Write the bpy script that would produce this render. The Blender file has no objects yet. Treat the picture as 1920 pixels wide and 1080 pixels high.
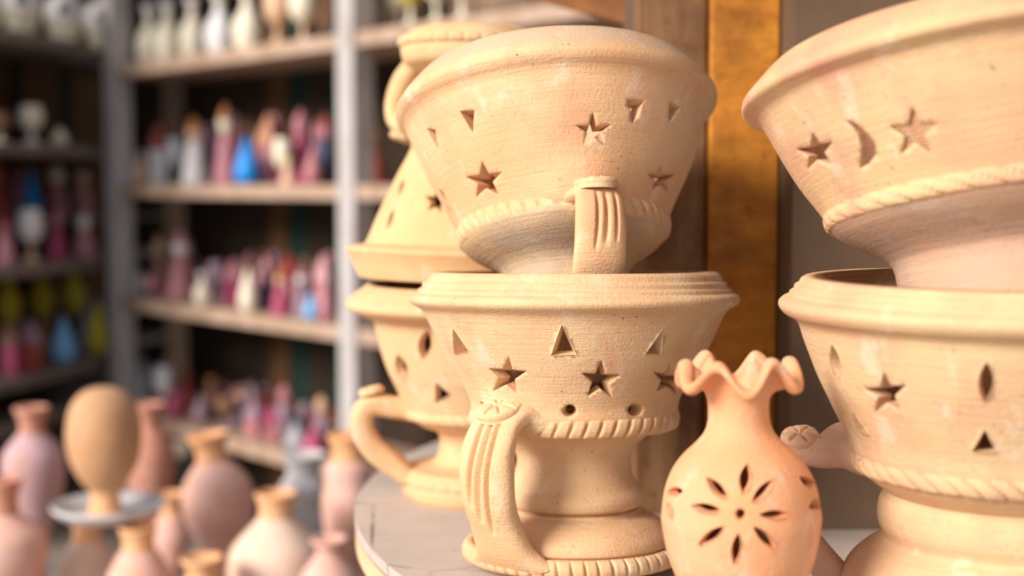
import bpy, math, random
from math import sin, cos, pi, radians, sqrt, exp, atan2
from mathutils import Vector, Matrix, Euler, noise
from mathutils.geometry import delaunay_2d_cdt

random.seed(7)
S = bpy.context.scene
COL = S.collection

# ------------------------------------------------------------------ camera, sky, sun, exposure
HC = 1.2                      # eye height
FPX = 50.0 / 36.0 * 1920.0
PITCH = math.atan(195.0 / FPX)
cam_d = bpy.data.cameras.new('camera')
cam = bpy.data.objects.new('camera', cam_d)
COL.objects.link(cam)
cam_d.lens = 50.0
cam_d.sensor_width = 36.0
cam_d.clip_start = 0.05
cam.location = (0, 0, HC)
cam.rotation_euler = (pi / 2 - PITCH, 0, 0)
cam_d.dof.use_dof = True
cam_d.dof.focus_distance = 1.11
cam_d.dof.aperture_fstop = 2.9
S.camera = cam

world = bpy.data.worlds.new('sky')
S.world = world
world.use_nodes = True
wn = world.node_tree
wn.nodes.clear()
wo = wn.nodes.new('ShaderNodeOutputWorld')
wb = wn.nodes.new('ShaderNodeBackground')
wb.inputs[0].default_value = (0.88, 0.92, 1.0, 1)
wb.inputs[1].default_value = 0.80
wn.links.new(wb.outputs[0], wo.inputs[0])

sun_d = bpy.data.lights.new('sun', 'SUN')
sun = bpy.data.objects.new('sun', sun_d)
COL.objects.link(sun)
sun_d.energy = 5.2
sun_d.color = (1.0, 0.89, 0.80)
sun_d.angle = radians(26)
sun.rotation_euler = Vector((-0.80, -0.66, 0.54)).to_track_quat('Z', 'Y').to_euler()

S.view_settings.view_transform = 'Standard'
S.view_settings.look = 'None'
S.view_settings.gamma = 1.0
S.view_settings.use_curve_mapping = False
S.view_settings.exposure = 0.08


# ------------------------------------------------------------------ measuring helpers
def ray(px, py):
    x = (px - 960.0) / FPX
    y = -(py - 540.0) / FPX
    return Vector((x, cos(PITCH) + y * sin(PITCH), -sin(PITCH) + y * cos(PITCH)))


def P(px, py, Y):
    d = ray(px, py)
    t = Y / d.y
    return Vector((d.x * t, Y, HC + d.z * t))


def zrow(row, D):
    return P(960, row, D).z


# ------------------------------------------------------------------ mesh helpers
def mesh(name, verts, faces, smooth=True, flat_from=None):
    me = bpy.data.meshes.new(name)
    me.from_pydata([tuple(v) for v in verts], [], faces)
    if smooth:
        vals = [True] * len(faces)
        if flat_from is not None:
            for i in range(flat_from, len(faces)):
                vals[i] = False
        me.polygons.foreach_set('use_smooth', vals)
    me.update()
    return me


def obj(name, me, mat=None, parent=None, kind=None, label=None, loc=None, rot=None):
    o = bpy.data.objects.new(name, me)
    COL.objects.link(o)
    if mat and not me.materials:
        me.materials.append(mat)
    if parent:
        o.parent = parent
    if kind:
        o['kind'] = kind
    if label:
        o['label'] = label
    if loc is not None:
        o.location = loc
    if rot is not None:
        o.rotation_euler = rot
    return o


def tag(o, label, cat, group=None):
    o['label'] = label
    o['category'] = cat
    if group:
        o['group'] = group
    return o


def thing(name, label, cat, loc=(0, 0, 0), rot=(0, 0, 0), group=None):
    o = bpy.data.objects.new(name, None)
    COL.objects.link(o)
    o.empty_display_size = 0.02
    o.location = loc
    o.rotation_euler = rot
    return tag(o, label, cat, group)


def catmull(pts, n):
    """smooth curve through pts (tuples of any dimension), n samples per span"""
    out = []
    m = len(pts)
    for i in range(m - 1):
        p0 = pts[max(i - 1, 0)]
        p1, p2 = pts[i], pts[i + 1]
        p3 = pts[min(i + 2, m - 1)]
        for k in range(n):
            t = k / n
            out.append(tuple(0.5 * ((2 * b) + (-a + c) * t + (2 * a - 5 * b + 4 * c - d) * t * t
                                    + (-a + 3 * b - 3 * c + d) * t ** 3)
                             for a, b, c, d in zip(p0, p1, p2, p3)))
    out.append(tuple(pts[-1]))
    return out


def wobble(phi, z, amp, seed):
    v = Vector((cos(phi) * 1.3 + seed * 7.1, sin(phi) * 1.3 - seed * 3.3, z * 14.0 + seed))
    w = noise.noise(v) * 0.6 + noise.noise(v * 3.1) * 0.25 + noise.noise(v * 9.0) * 0.07
    return amp * w


def lathe(prof, n=96, amp=0.0, seed=0, cap_bottom=True, cap_top=False, fn=None):
    """revolve (r, z) points; fn(r, z, phi, i) may return a moved (r, z)"""
    V, F = [], []
    m = len(prof)
    for i, (r, z) in enumerate(prof):
        for k in range(n):
            ph = 2 * pi * k / n
            rr, zz = r, z
            if amp:
                rr += wobble(ph, z, amp, seed)
            if fn:
                rr, zz = fn(rr, zz, ph, i)
            V.append((rr * sin(ph), -rr * cos(ph), zz))
    for i in range(m - 1):
        for k in range(n):
            a = i * n + k
            b = i * n + (k + 1) % n
            F.append((a, b, b + n, a + n))
    if cap_bottom:
        F.append(tuple(range(n - 1, -1, -1)))
    if cap_top:
        F.append(tuple((m - 1) * n + k for k in range(n)))
    return V, F


def box(V, F, x0, x1, y0, y1, z0, z1):
    b = len(V)
    V += [(x0, y0, z0), (x1, y0, z0), (x1, y1, z0), (x0, y1, z0),
          (x0, y0, z1), (x1, y0, z1), (x1, y1, z1), (x0, y1, z1)]
    F += [(b, b + 3, b + 2, b + 1), (b + 4, b + 5, b + 6, b + 7), (b, b + 1, b + 5, b + 4),
          (b + 1, b + 2, b + 6, b + 5), (b + 2, b + 3, b + 7, b + 6), (b + 3, b, b + 4, b + 7)]


def prism(poly, z0, z1):
    n = len(poly)
    V = [(x, y, z0) for x, y in poly] + [(x, y, z1) for x, y in poly]
    F = [tuple(range(n - 1, -1, -1)), tuple(range(n, 2 * n))]
    for i in range(n):
        j = (i + 1) % n
        F.append((i, j, n + j, n + i))
    return V, F


def bevel(o, w=0.003, seg=2):
    m = o.modifiers.new('bevel', 'BEVEL')
    m.width = w
    m.segments = seg
    m.limit_method = 'ANGLE'
    return o


# ------------------------------------------------------------------ materials
def new_mat(name):
    m = bpy.data.materials.new(name)
    m.use_nodes = True
    nt = m.node_tree
    nt.nodes.clear()
    out = nt.nodes.new('ShaderNodeOutputMaterial')
    b = nt.nodes.new('ShaderNodeBsdfPrincipled')
    nt.links.new(b.outputs[0], out.inputs[0])
    return m, nt, b


def N(nt, kind, **kw):
    n = nt.nodes.new(kind)
    for k, v in kw.items():
        if k in n.inputs:
            n.inputs[k].default_value = v
        else:
            setattr(n, k, v)
    return n


def mixc(nt, fac, a, b, blend='MIX'):
    m = nt.nodes.new('ShaderNodeMix')
    m.data_type = 'RGBA'
    m.blend_type = blend
    for sock, val in ((m.inputs[0], fac), (m.inputs[6], a), (m.inputs[7], b)):
        if isinstance(val, (tuple, list)):
            sock.default_value = (*val[:3], 1)
        elif isinstance(val, (int, float)):
            sock.default_value = val
        else:
            nt.links.new(val, sock)
    return m.outputs[2]


def ramp(nt, src, p0, p1, v0=0.0, v1=1.0):
    r = nt.nodes.new('ShaderNodeMapRange')
    r.inputs[1].default_value = p0
    r.inputs[2].default_value = p1
    r.inputs[3].default_value = v0
    r.inputs[4].default_value = v1
    nt.links.new(src, r.inputs[0])
    return r.outputs[0]


def coords(nt, scale=(1, 1, 1), loc=(0, 0, 0)):
    tc = nt.nodes.new('ShaderNodeTexCoord')
    mp = nt.nodes.new('ShaderNodeMapping')
    mp.inputs['Scale'].default_value = scale
    mp.inputs['Location'].default_value = loc
    nt.links.new(tc.outputs['Object'], mp.inputs[0])
    return mp.outputs[0]


def noise_tex(nt, vec, scale, detail=4, rough=0.55):
    n = nt.nodes.new('ShaderNodeTexNoise')
    n.inputs['Scale'].default_value = scale
    n.inputs['Detail'].default_value = detail
    n.inputs['Roughness'].default_value = rough
    nt.links.new(vec, n.inputs['Vector'])
    return n.outputs[0]


def clay(name, base, alt, third, chalk=0.5, dirt=0.45, seed=0, lines=1.0, bump=1.0, grey_rim=None):
    m, nt, b = new_mat(name)
    c = coords(nt, loc=(seed * 3.1, seed * 1.7, seed))
    big = noise_tex(nt, c, 9.0, 3)
    mid = noise_tex(nt, c, 22.0, 5)
    col = mixc(nt, ramp(nt, big, 0.40, 0.62), base, alt)
    col = mixc(nt, ramp(nt, mid, 0.50, 0.70, 0, 0.75), col, third)
    # throwing lines: noise squeezed along the axis of the wheel
    cl = coords(nt, scale=(1.5, 1.5, 60), loc=(0, 0, seed))
    ring = noise_tex(nt, cl, 9.0, 4, 0.7)
    col = mixc(nt, ramp(nt, ring, 0.35, 0.7, 0.0, 0.10 * lines), col, (base[0] * .62, base[1] * .55, base[2] * .5))
    # chalky scuffs
    cs = coords(nt, scale=(1, 1.4, 0.55), loc=(seed, 5, 2))
    sc = noise_tex(nt, cs, 34.0, 6, 0.62)
    col = mixc(nt, ramp(nt, sc, 0.57, 0.68, 0, chalk), col, (0.90, 0.78, 0.64))
    # dust and grime specks
    sp = noise_tex(nt, c, 210.0, 3, 0.6)
    gate = noise_tex(nt, c, 16.0, 2)
    gm = nt.nodes.new('ShaderNodeMath')
    gm.operation = 'MULTIPLY'
    nt.links.new(ramp(nt, sp, 0.64, 0.74), gm.inputs[0])
    nt.links.new(ramp(nt, gate, 0.46, 0.62, 0.15, 1.0), gm.inputs[1])
    gm2 = nt.nodes.new('ShaderNodeMath')
    gm2.operation = 'MULTIPLY'
    nt.links.new(gm.outputs[0], gm2.inputs[0])
    gm2.inputs[1].default_value = dirt * 2
    gm2.use_clamp = True
    col = mixc(nt, gm2.outputs[0], col, (0.16, 0.09, 0.05))
    if grey_rim:
        # the unburnished upper face of the rim fired to a paler grey
        sx = nt.nodes.new('ShaderNodeSeparateXYZ')
        tc = nt.nodes.new('ShaderNodeTexCoord')
        nt.links.new(tc.outputs['Object'], sx.inputs[0])
        gz = nt.nodes.new('ShaderNodeMath')
        gz.operation = 'MULTIPLY'
        nt.links.new(ramp(nt, sx.outputs[2], grey_rim, grey_rim + 0.004), gz.inputs[0])
        nt.links.new(ramp(nt, ring, 0.3, 0.6, 0.3, 0.8), gz.inputs[1])
        col = mixc(nt, gz.outputs[0], col, (0.62, 0.47, 0.34))
    nt.links.new(col, b.inputs['Base Color'])
    b.inputs['Roughness'].default_value = 0.86
    b.inputs['Specular IOR Level'].default_value = 0.18
    # fine relief
    grain = noise_tex(nt, c, 420.0, 3)
    add = nt.nodes.new('ShaderNodeMath')
    add.operation = 'MULTIPLY_ADD'
    nt.links.new(ring, add.inputs[0])
    add.inputs[1].default_value = 1.3 * lines
    nt.links.new(grain, add.inputs[2])
    add2 = nt.nodes.new('ShaderNodeMath')
    add2.operation = 'MULTIPLY_ADD'
    nt.links.new(sc, add2.inputs[0])
    add2.inputs[1].default_value = 1.1
    nt.links.new(add.outputs[0], add2.inputs[2])
    bp = nt.nodes.new('ShaderNodeBump')
    bp.inputs['Strength'].default_value = 0.45 * bump
    bp.inputs['Distance'].default_value = 0.0018
    nt.links.new(add2.outputs[0], bp.inputs['Height'])
    nt.links.new(bp.outputs[0], b.inputs['Normal'])
    return m


def wood(name, a, bcol, dark, scale=(30, 30, 2.2), rough=0.6, blotch=0.5, bump=0.4, spec=0.3):
    m, nt, b = new_mat(name)
    c = coords(nt, scale=scale)
    g = noise_tex(nt, c, 2.2, 6, 0.65)
    c2 = coords(nt)
    bl = noise_tex(nt, c2, 11.0, 5, 0.6)
    sp = noise_tex(nt, c2, 60.0, 5, 0.7)
    col = mixc(nt, ramp(nt, g, 0.32, 0.66), a, bcol)
    col = mixc(nt, ramp(nt, bl, 0.46, 0.68, 0, blotch), col, dark)
    col = mixc(nt, ramp(nt, sp, 0.56, 0.70, 0, blotch * 0.8), col, dark)
    nt.links.new(col, b.inputs['Base Color'])
    b.inputs['Roughness'].default_value = rough
    b.inputs['Specular IOR Level'].default_value = spec
    bp = nt.nodes.new('ShaderNodeBump')
    bp.inputs['Strength'].default_value = bump
    bp.inputs['Distance'].default_value = 0.002
    nt.links.new(g, bp.inputs['Height'])
    nt.links.new(bp.outputs[0], b.inputs['Normal'])
    return m


def plain(name, col, rough=0.6, var=0.15, scale=20.0, spec=0.3):
    m, nt, b = new_mat(name)
    c = coords(nt)
    n = noise_tex(nt, c, scale, 4)
    dk = tuple(x * (1 - var * 2) for x in col)
    cc = mixc(nt, ramp(nt, n, 0.35, 0.65), dk, col)
    nt.links.new(cc, b.inputs['Base Color'])
    b.inputs['Roughness'].default_value = rough
    b.inputs['Specular IOR Level'].default_value = spec
    bp = nt.nodes.new('ShaderNodeBump')
    bp.inputs['Strength'].default_value = 0.2
    bp.inputs['Distance'].default_value = 0.003
    nt.links.new(n, bp.inputs['Height'])
    nt.links.new(bp.outputs[0], b.inputs['Normal'])
    return m


CLAY_MID = clay('sandy_clay', (0.77, 0.46, 0.245), (0.81, 0.54, 0.31), (0.75, 0.38, 0.22), chalk=0.40, seed=1, grey_rim=0.2865)
CLAY_LOW = clay('straw_clay', (0.73, 0.46, 0.25), (0.77, 0.55, 0.32), (0.71, 0.38, 0.23), chalk=0.34, seed=2)
CLAY_FOOT = clay('ash_stained_clay', (0.68, 0.47, 0.26), (0.55, 0.43, 0.31), (0.74, 0.52, 0.25), chalk=0.3, dirt=0.55, seed=3)
CLAY_PINK = clay('pinkish_clay', (0.70, 0.40, 0.24), (0.72, 0.50, 0.27), (0.68, 0.33, 0.22), chalk=0.32, seed=4)
CLAY_RIGHT = clay('buff_clay', (0.66, 0.42, 0.245), (0.70, 0.50, 0.28), (0.64, 0.36, 0.22), chalk=0.36, seed=5)
CLAY_HANDLE = clay('greyed_clay', (0.62, 0.39, 0.26), (0.56, 0.39, 0.29), (0.66, 0.40, 0.25), chalk=0.2, seed=6)
CLAY_VASE = clay('orange_clay', (0.78, 0.36, 0.175), (0.78, 0.41, 0.23), (0.80, 0.35, 0.15), chalk=0.28, dirt=0.12, seed=7, lines=0.5)
CLAY_BACK = clay('pale_clay', (0.76, 0.48, 0.26), (0.78, 0.55, 0.32), (0.74, 0.41, 0.23), chalk=0.3, seed=8)
CLAY_YELLOW = clay('yellowed_clay', (0.72, 0.48, 0.24), (0.76, 0.55, 0.30), (0.72, 0.42, 0.23), chalk=0.25, seed=9)
CRACK = plain('crack_shadowed_clay', (0.22, 0.12, 0.07), 0.9)

POST_ORANGE = wood('amber_varnished_wood', (0.54, 0.195, 0.020), (0.78, 0.335, 0.042), (0.20, 0.065, 0.010),
                   scale=(5, 5, 16.0), rough=0.5, blotch=0.75)
POST_DARK = wood('weathered_brown_wood', (0.17, 0.080, 0.032), (0.34, 0.19, 0.09), (0.05, 0.02, 0.01), rough=0.75, blotch=0.6)
BEAM = wood('red_brown_wood', (0.20, 0.075, 0.02), (0.30, 0.12, 0.035), (0.10, 0.04, 0.012), scale=(3, 30, 30), rough=0.5)
SHELF_W = wood('grey_brown_shelf_wood', (0.37, 0.25, 0.165), (0.50, 0.38, 0.30), (0.27, 0.15, 0.08), scale=(6, 6, 6), rough=0.75, blotch=0.45)
SHELF_P = wood('greyed_post_wood', (0.38, 0.35, 0.34), (0.52, 0.51, 0.52), (0.32, 0.22, 0.15), scale=(30, 30, 3), rough=0.75, blotch=0.3)
SHELF_D = wood('dark_shelf_wood', (0.17, 0.14, 0.13), (0.26, 0.22, 0.20), (0.10, 0.07, 0.05), scale=(6, 6, 6), rough=0.8)
BACK_D = wood('shade_dark_plank', (0.022, 0.014, 0.009), (0.045, 0.026, 0.014), (0.010, 0.007, 0.005), rough=0.9, bump=0.2)  # near-black boards: the shade inside the shelves is put into the colour
BACK_B = wood('brown_plank', (0.10, 0.045, 0.018), (0.14, 0.065, 0.025), (0.04, 0.02, 0.01), rough=0.9, bump=0.2)
BACK_G = wood('green_plank', (0.005, 0.022, 0.016), (0.008, 0.038, 0.027), (0.005, 0.014, 0.010), rough=0.8, bump=0.2)
BACK_T = wood('tan_plank', (0.24, 0.17, 0.11), (0.30, 0.22, 0.15), (0.12, 0.08, 0.05), rough=0.9, bump=0.2)
PLASTER = plain('grey_brown_plaster', (0.19, 0.125, 0.08), 0.9, 0.08, 14.0, 0.1)
FLOOR_M = plain('dusty_concrete', (0.42, 0.35, 0.28), 0.9, 0.15, 5.0)
SHADE_ROOF_M = wood('shade_roof_boards', (0.16, 0.10, 0.06), (0.22, 0.14, 0.09), (0.08, 0.05, 0.03), scale=(3, 30, 3))


# ------------------------------------------------------------------ the setting: floor, walls, posts
V, F = [], []
box(V, F, -6, 5, -6, 8.0, -0.05, 0.0)
obj('floor', mesh('floor', V, F, False), FLOOR_M, kind='structure')
WY = 1.47
xa = P(1196, 300, WY).x
xb = P(1330, 300, WY).x
xc = P(1461, 300, WY).x
V, F = [], []
box(V, F, 0.13, xc, 1.53, 1.68, 0.0, 2.9)
obj('wall_back', mesh('wall_back', V, F, False), PLASTER, kind='structure')
V, F = [], []
box(V, F, xc + 0.001, 2.6, 1.40, 1.68, 0.0, 2.9)
obj('wall_right', mesh('wall_right', V, F, False), PLASTER, kind='structure')
V, F = [], []
box(V, F, xa, xb - 0.001, WY + 0.012, 1.53, 0.0, 2.9)
o = bevel(obj('wooden_post', mesh('wooden_post', V, F, False), POST_DARK))
tag(o, 'weathered dark brown wooden post just left of the amber one', 'post')
V, F = [], []
box(V, F, xb, xc, WY, 1.53, 0.0, 2.9)
o = bevel(obj('wooden_post', mesh('wooden_post', V, F, False), POST_ORANGE))
tag(o, 'amber-stained varnished wooden post standing against the grey wall', 'post')

# red-brown beam running from the posts towards the shelves
a = P(1250, -20, 1.62)
bb = P(850, -95, 2.6)
d = (bb - a)
L = d.length
V, F = [], []
box(V, F, 0, L, -0.03, 0.03, -0.045, 0.055)
o = bevel(obj('ceiling_beam', mesh('ceiling_beam', V, F, False), BEAM, loc=a,
              rot=d.to_track_quat('X', 'Z').to_euler()))
tag(o, 'red-brown wooden beam overhead, left of the two posts', 'beam')


# ------------------------------------------------------------------ round table
TZ = zrow(1056, 1.27)          # table top height
tc, tr = (0.62, 1.56), 0.79
poly = []
for k in range(180):
    th = pi * 1.5 - 2 * pi * k / 180
    x = tc[0] + tr * cos(th)
    y = tc[1] + tr * sin(th)
    poly.append((x, y))
# clip away the part behind the wall line (right of the post)
clip = []
NX, NY = xa - 0.006, WY - 0.004
XW, YW = xc - 0.004, 1.396
started = False
for x, y in poly:
    if (x > NX and y > NY) or (x > XW and y > YW):
        if not started:
            clip += [(NX, sqrt(tr * tr - (NX - tc[0]) ** 2) + tc[1]), (NX, NY), (XW, NY), (XW, YW)]
            xr = tc[0] + sqrt(tr * tr - (YW - tc[1]) ** 2)
            clip.append((xr, YW))
            started = True
        continue
    clip.append((x, y))
clip = clip[::-1]
TABLE_TOP = plain('dusty_grey_tabletop', (0.60, 0.52, 0.46), 0.8, 0.12, 5.0)
nt = TABLE_TOP.node_tree
_b = [n for n in nt.nodes if n.type == 'BSDF_PRINCIPLED'][0]
_src = _b.inputs['Base Color'].links[0].from_socket
_v = nt.nodes.new('ShaderNodeTexVoronoi')
_v.feature = 'DISTANCE_TO_EDGE'
_v.inputs['Scale'].default_value = 5.0
_cc = coords(nt)
nt.links.new(_cc, _v.inputs['Vector'])
_m = nt.nodes.new('ShaderNodeMath')
_m.operation = 'MULTIPLY'
nt.links.new(ramp(nt, _v.outputs['Distance'], 0.004, 0.014, 1, 0), _m.inputs[0])
nt.links.new(ramp(nt, noise_tex(nt, _cc, 7.0, 3), 0.45, 0.58), _m.inputs[1])
_s2 = ramp(nt, noise_tex(nt, _cc, 95.0, 4), 0.66, 0.74, 0, 0.7)
_c = mixc(nt, _m.outputs[0], _src, (0.20, 0.17, 0.15))
_c = mixc(nt, _s2, _c, (0.20, 0.17, 0.15))
nt.links.new(_c, _b.inputs['Base Color'])
TABLE_EDGE = wood('raw_wood_edge', (0.72, 0.48, 0.26), (0.80, 0.58, 0.36), (0.50, 0.30, 0.15), scale=(4, 4, 40), rough=0.7)
TABLE_DARK = plain('edge_gap', (0.10, 0.07, 0.05), 0.9)
root = thing('round_table', 'round grey-topped wooden table carrying the large clay lanterns', 'table', (tc[0], tc[1], 0))
rel = [(x - tc[0], y - tc[1]) for x, y in clip]


def inset(poly, k):
    return [(x * k, y * k) for x, y in poly]


V, F = prism(rel, TZ - 0.010, TZ)
o = bevel(obj('tabletop', mesh('tabletop', V, F, False), TABLE_TOP, root), 0.002)
V, F = prism(inset(rel, 0.994), TZ - 0.014, TZ - 0.010)
obj('veneer_gap', mesh('veneer_gap', V, F, False), TABLE_DARK, root)
V, F = prism(inset(rel, 0.999), TZ - 0.034, TZ - 0.014)
o = bevel(obj('underboard', mesh('underboard', V, F, False), TABLE_EDGE, root, label='pale raw wood underboard'), 0.002)
for (lx, ly) in ((-0.55, -0.05), (-0.2, -0.55), (0.4, -0.5), (0.56, -0.28)):
    V, F = lathe([(0.028, 0.0), (0.024, 0.02), (0.03, TZ - 0.08), (0.034, TZ - 0.034)], 24)
    V = [(x + lx, y + ly, z) for x, y, z in V]
    obj('leg', mesh('leg', V, F), TABLE_EDGE, root)


# ------------------------------------------------------------------ pierced clay lanterns
def pix_profile(rows, D, base_z):
    """(half width px, row) measured at distance D -> (r, z) above base_z"""
    out = []
    for hw, row in rows:
        a = math.atan(hw / FPX)
        out.append((D * sin(a), zrow(row, D) - base_z))
    return out


class Surf:
    """outer wall of a bowl as r(z), z increasing"""
    def __init__(self, ctrl, per=8):
        c = catmull(ctrl, per)
        pts = [c[0]]
        for r, z in c[1:]:
            if z > pts[-1][1] + 1e-5:
                pts.append((r, z))
        self.p = pts
        self.z0, self.z1 = pts[0][1], pts[-1][1]

    def r(self, z):
        p = self.p
        if z <= p[0][1]:
            return p[0][0]
        if z >= p[-1][1]:
            return p[-1][0]
        lo, hi = 0, len(p) - 1
        while hi - lo > 1:
            m = (lo + hi) // 2
            if p[m][1] <= z:
                lo = m
            else:
                hi = m
        t = (z - p[lo][1]) / (p[hi][1] - p[lo][1])
        return p[lo][0] * (1 - t) + p[hi][0] * t

    def hit(self, inv, px, py):
        """pixel -> (phi, z) on the surface, inv = inverse world matrix of the pot"""
        o = inv @ Vector((0, 0, HC))
        d = (inv.to_3x3() @ ray(px, py)).normalized()
        t = 0.3
        prev = None
        while t < 4.0:
            q = o + d * t
            if self.z0 <= q.z <= self.z1:
                g = sqrt(q.x ** 2 + q.y ** 2) - self.r(q.z)
                if prev is not None and prev > 0 >= g:
                    a, b = t - 0.002, t
                    for _ in range(20):
                        m = (a + b) / 2
                        q = o + d * m
                        if sqrt(q.x ** 2 + q.y ** 2) - self.r(q.z) > 0:
                            a = m
                        else:
                            b = m
                    return atan2(q.x, -q.y), q.z
                prev = g
            else:
                prev = None
            t += 0.002
        return None


def inside(x, y, poly):
    c = False
    n = len(poly)
    j = n - 1
    for i in range(n):
        xi, yi = poly[i]
        xj, yj = poly[j]
        if (yi > y) != (yj > y) and x < (xj - xi) * (y - yi) / (yj - yi) + xi:
            c = not c
        j = i
    return c


def seg_dist(x, y, poly):
    best = 9
    n = len(poly)
    for i in range(n):
        ax, ay = poly[i]
        bx, by = poly[(i + 1) % n]
        dx, dy = bx - ax, by - ay
        L2 = dx * dx + dy * dy
        t = max(0, min(1, ((x - ax) * dx + (y - ay) * dy) / L2)) if L2 else 0
        best = min(best, (x - ax - t * dx) ** 2 + (y - ay - t * dy) ** 2)
    return sqrt(best)


def subdivide_poly(poly, step):
    out = []
    n = len(poly)
    for i in range(n):
        a, b = poly[i], poly[(i + 1) % n]
        L = math.hypot(b[0] - a[0], b[1] - a[1])
        k = max(1, int(math.ceil(L / step)))
        for q in range(k):
            t = q / k
            out.append((a[0] + (b[0] - a[0]) * t, a[1] + (b[1] - a[1]) * t))
    return out


def pierced_wall(surf, holes, wall, seed, amp=0.0012, nphi=176, mouth_in=None, taper=0.8, inset_bottom=True, dents=(), rimfn=None):
    """holes: list of polygons [(phi, z)]. Returns verts, faces, index of the first flat face."""
    zs = [p[1] for p in surf.p]
    # even resample in z with extra rows where the radius changes quickly
    rows = []
    last = None
    for r, z in surf.p:
        if last is None or math.hypot(r - last[0], z - last[1]) > 0.0015 or z == zs[-1]:
            rows.append(z)
            last = (r, z)
    R = max(p[0] for p in surf.p)
    V, F = [], []

    def outer(phi, z):
        r = surf.r(z) + wobble(phi, z, amp, seed)
        for (dp, dz, sp, sz, a) in dents:
            q = ((phi - dp) / sp) ** 2 + ((z - dz) / sz) ** 2
            if q < 9:
                r += a * exp(-q)
        zz = z
        if rimfn:
            zz = z + rimfn(phi, (z - surf.z0) / (surf.z1 - surf.z0))
        return (r * sin(phi), -r * cos(phi), zz)

    def inner(phi, z):
        zz = max(z, surf.z0 + wall)
        r = surf.r(zz) - wall
        if mouth_in is not None:
            r = min(r, mouth_in)
        r += wobble(phi, z, amp, seed + 3)
        if rimfn:
            zz = zz + rimfn(phi, (zz - surf.z0) / (surf.z1 - surf.z0))
        return (r * sin(phi), -r * cos(phi), zz)

    hs = [subdivide_poly(h, 0.02) if False else h for h in holes]
    hs = [[(p * R, z) for p, z in h] for h in hs]
    hs = [subdivide_poly(h, 0.004) for h in hs]
    boxes = [(min(p[0] for p in h) - 0.002, max(p[0] for p in h) + 0.002,
              min(p[1] for p in h) - 0.002, max(p[1] for p in h) + 0.002) for h in hs]

    def surface(hset, bset, fn, flip):
        pts, edges = [], []
        for z in rows:
            for k in range(nphi + 1):
                x = (-pi + 2 * pi * k / nphi) * R
                ok = True
                for h, b in zip(hset, bset):
                    if b[0] < x < b[1] and b[2] < z < b[3]:
                        if inside(x, z, h) or seg_dist(x, z, h) < 0.0009:
                            ok = False
                            break
                if ok:
                    pts.append(Vector((x, z)))
        starts = []
        for h in hset:
            s = len(pts)
            starts.append(s)
            for q in h:
                pts.append(Vector(q))
            for i in range(len(h)):
                edges.append((s + i, s + (i + 1) % len(h)))
        ov, oe, of, ovi, oei, ofi = delaunay_2d_cdt(pts, edges, [], 0, 1e-7, True)
        back = {}
        for i, lst in enumerate(ovi):
            for q in lst:
                back[q] = i
        base = len(V)
        idx = {}
        loc = []
        for i, q in enumerate(ov):
            x = q.x
            if x > pi * R - 1e-5:
                key = (-round(pi * R, 5), round(q.y, 6))
            else:
                key = (round(x, 5) if x > -pi * R + 1e-5 else -round(pi * R, 5), round(q.y, 6))
            if key not in idx:
                idx[key] = len(V)
                V.append(fn(min(max(x, -pi * R), pi * R) / R, q.y))
            loc.append(idx[key])
        for f in of:
            cx = sum(ov[i].x for i in f) / 3
            cy = sum(ov[i].y for i in f) / 3
            bad = False
            for h, b in zip(hset, bset):
                if b[0] < cx < b[1] and b[2] < cy < b[3] and inside(cx, cy, h):
                    bad = True
                    break
            if bad:
                continue
            g = [loc[i] for i in f]
            if len(set(g)) < 3:
                continue
            a = (ov[f[1]] - ov[f[0]])
            bq = (ov[f[2]] - ov[f[0]])
            ccw = a.x * bq.y - a.y * bq.x > 0
            if ccw == flip:
                g = g[::-1]
            F.append(tuple(g))
        # border rows
        lines = []
        for zz in (rows[0], rows[-1]):
            lines.append([idx[(round(x, 5) if k else -round(pi * R, 5), round(zz, 6))]
                          if (round(x, 5) if k else -round(pi * R, 5), round(zz, 6)) in idx else None
                          for k, x in ((k, (-pi + 2 * pi * k / nphi) * R) for k in range(nphi))])
        hi = [[loc[back[s + i]] for i in range(len(h))] for s, h in zip(starts, hset)]
        return lines, hi

    lo, ho = surface(hs, boxes, outer, False)
    hin = []
    for h in hs:
        cx = sum(p[0] for p in h) / len(h)
        cy = sum(p[1] for p in h) / len(h)
        hin.append([(cx + (x - cx) * taper, cy + (y - cy) * taper) for x, y in h])
    li, hi_ = surface(hin, boxes, inner, True)
    # rim and floor of the bowl
    for a, b, fl in ((lo[1], li[1], False), (lo[0], li[0], True)):
        for k in range(nphi):
            j = (k + 1) % nphi
            if None in (a[k], a[j], b[k], b[j]):
                continue
            q = (a[k], a[j], b[j], b[k])
            if fl:
                q = q[::-1]
            if not (fl):
                F.append(q)
    ring_bottom = [i for i in li[0] if i is not None]
    F.append(tuple(ring_bottom))
    ring_bottom = [i for i in lo[0] if i is not None]
    F.append(tuple(ring_bottom[::-1]))
    flat = len(F)
    for a, b in zip(ho, hi_):
        n = len(a)
        for k in range(n):
            j = (k + 1) % n
            F.append((a[k], b[k], b[j], a[j]))
    return V, F, flat


def star(cx, cy, r, rot=0.0, inner=0.40, n=5):
    out = []
    for k in range(n * 2):
        a = radians(-90 + rot) + pi * k / n
        q = r if k % 2 == 0 else r * inner
        out.append((cx + q * cos(a), cy + q * sin(a)))
    return out


def petal(cx, cy, L, W, ang, n=7):
    """pointed leaf, ang in degrees of its long axis (image, y down)"""
    out = []
    for s in (1, -1):
        for k in range(n):
            t = -1 + 2 * k / n
            t *= s
            out.append((t * L, s * W * (1 - t * t)))
    a = radians(ang)
    return [(cx + x * cos(a) - y * sin(a), cy + x * sin(a) + y * cos(a)) for x, y in out]


def circle(cx, cy, rx, ry, n=14):
    return [(cx + rx * cos(2 * pi * k / n), cy + ry * sin(2 * pi * k / n)) for k in range(n)]


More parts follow.
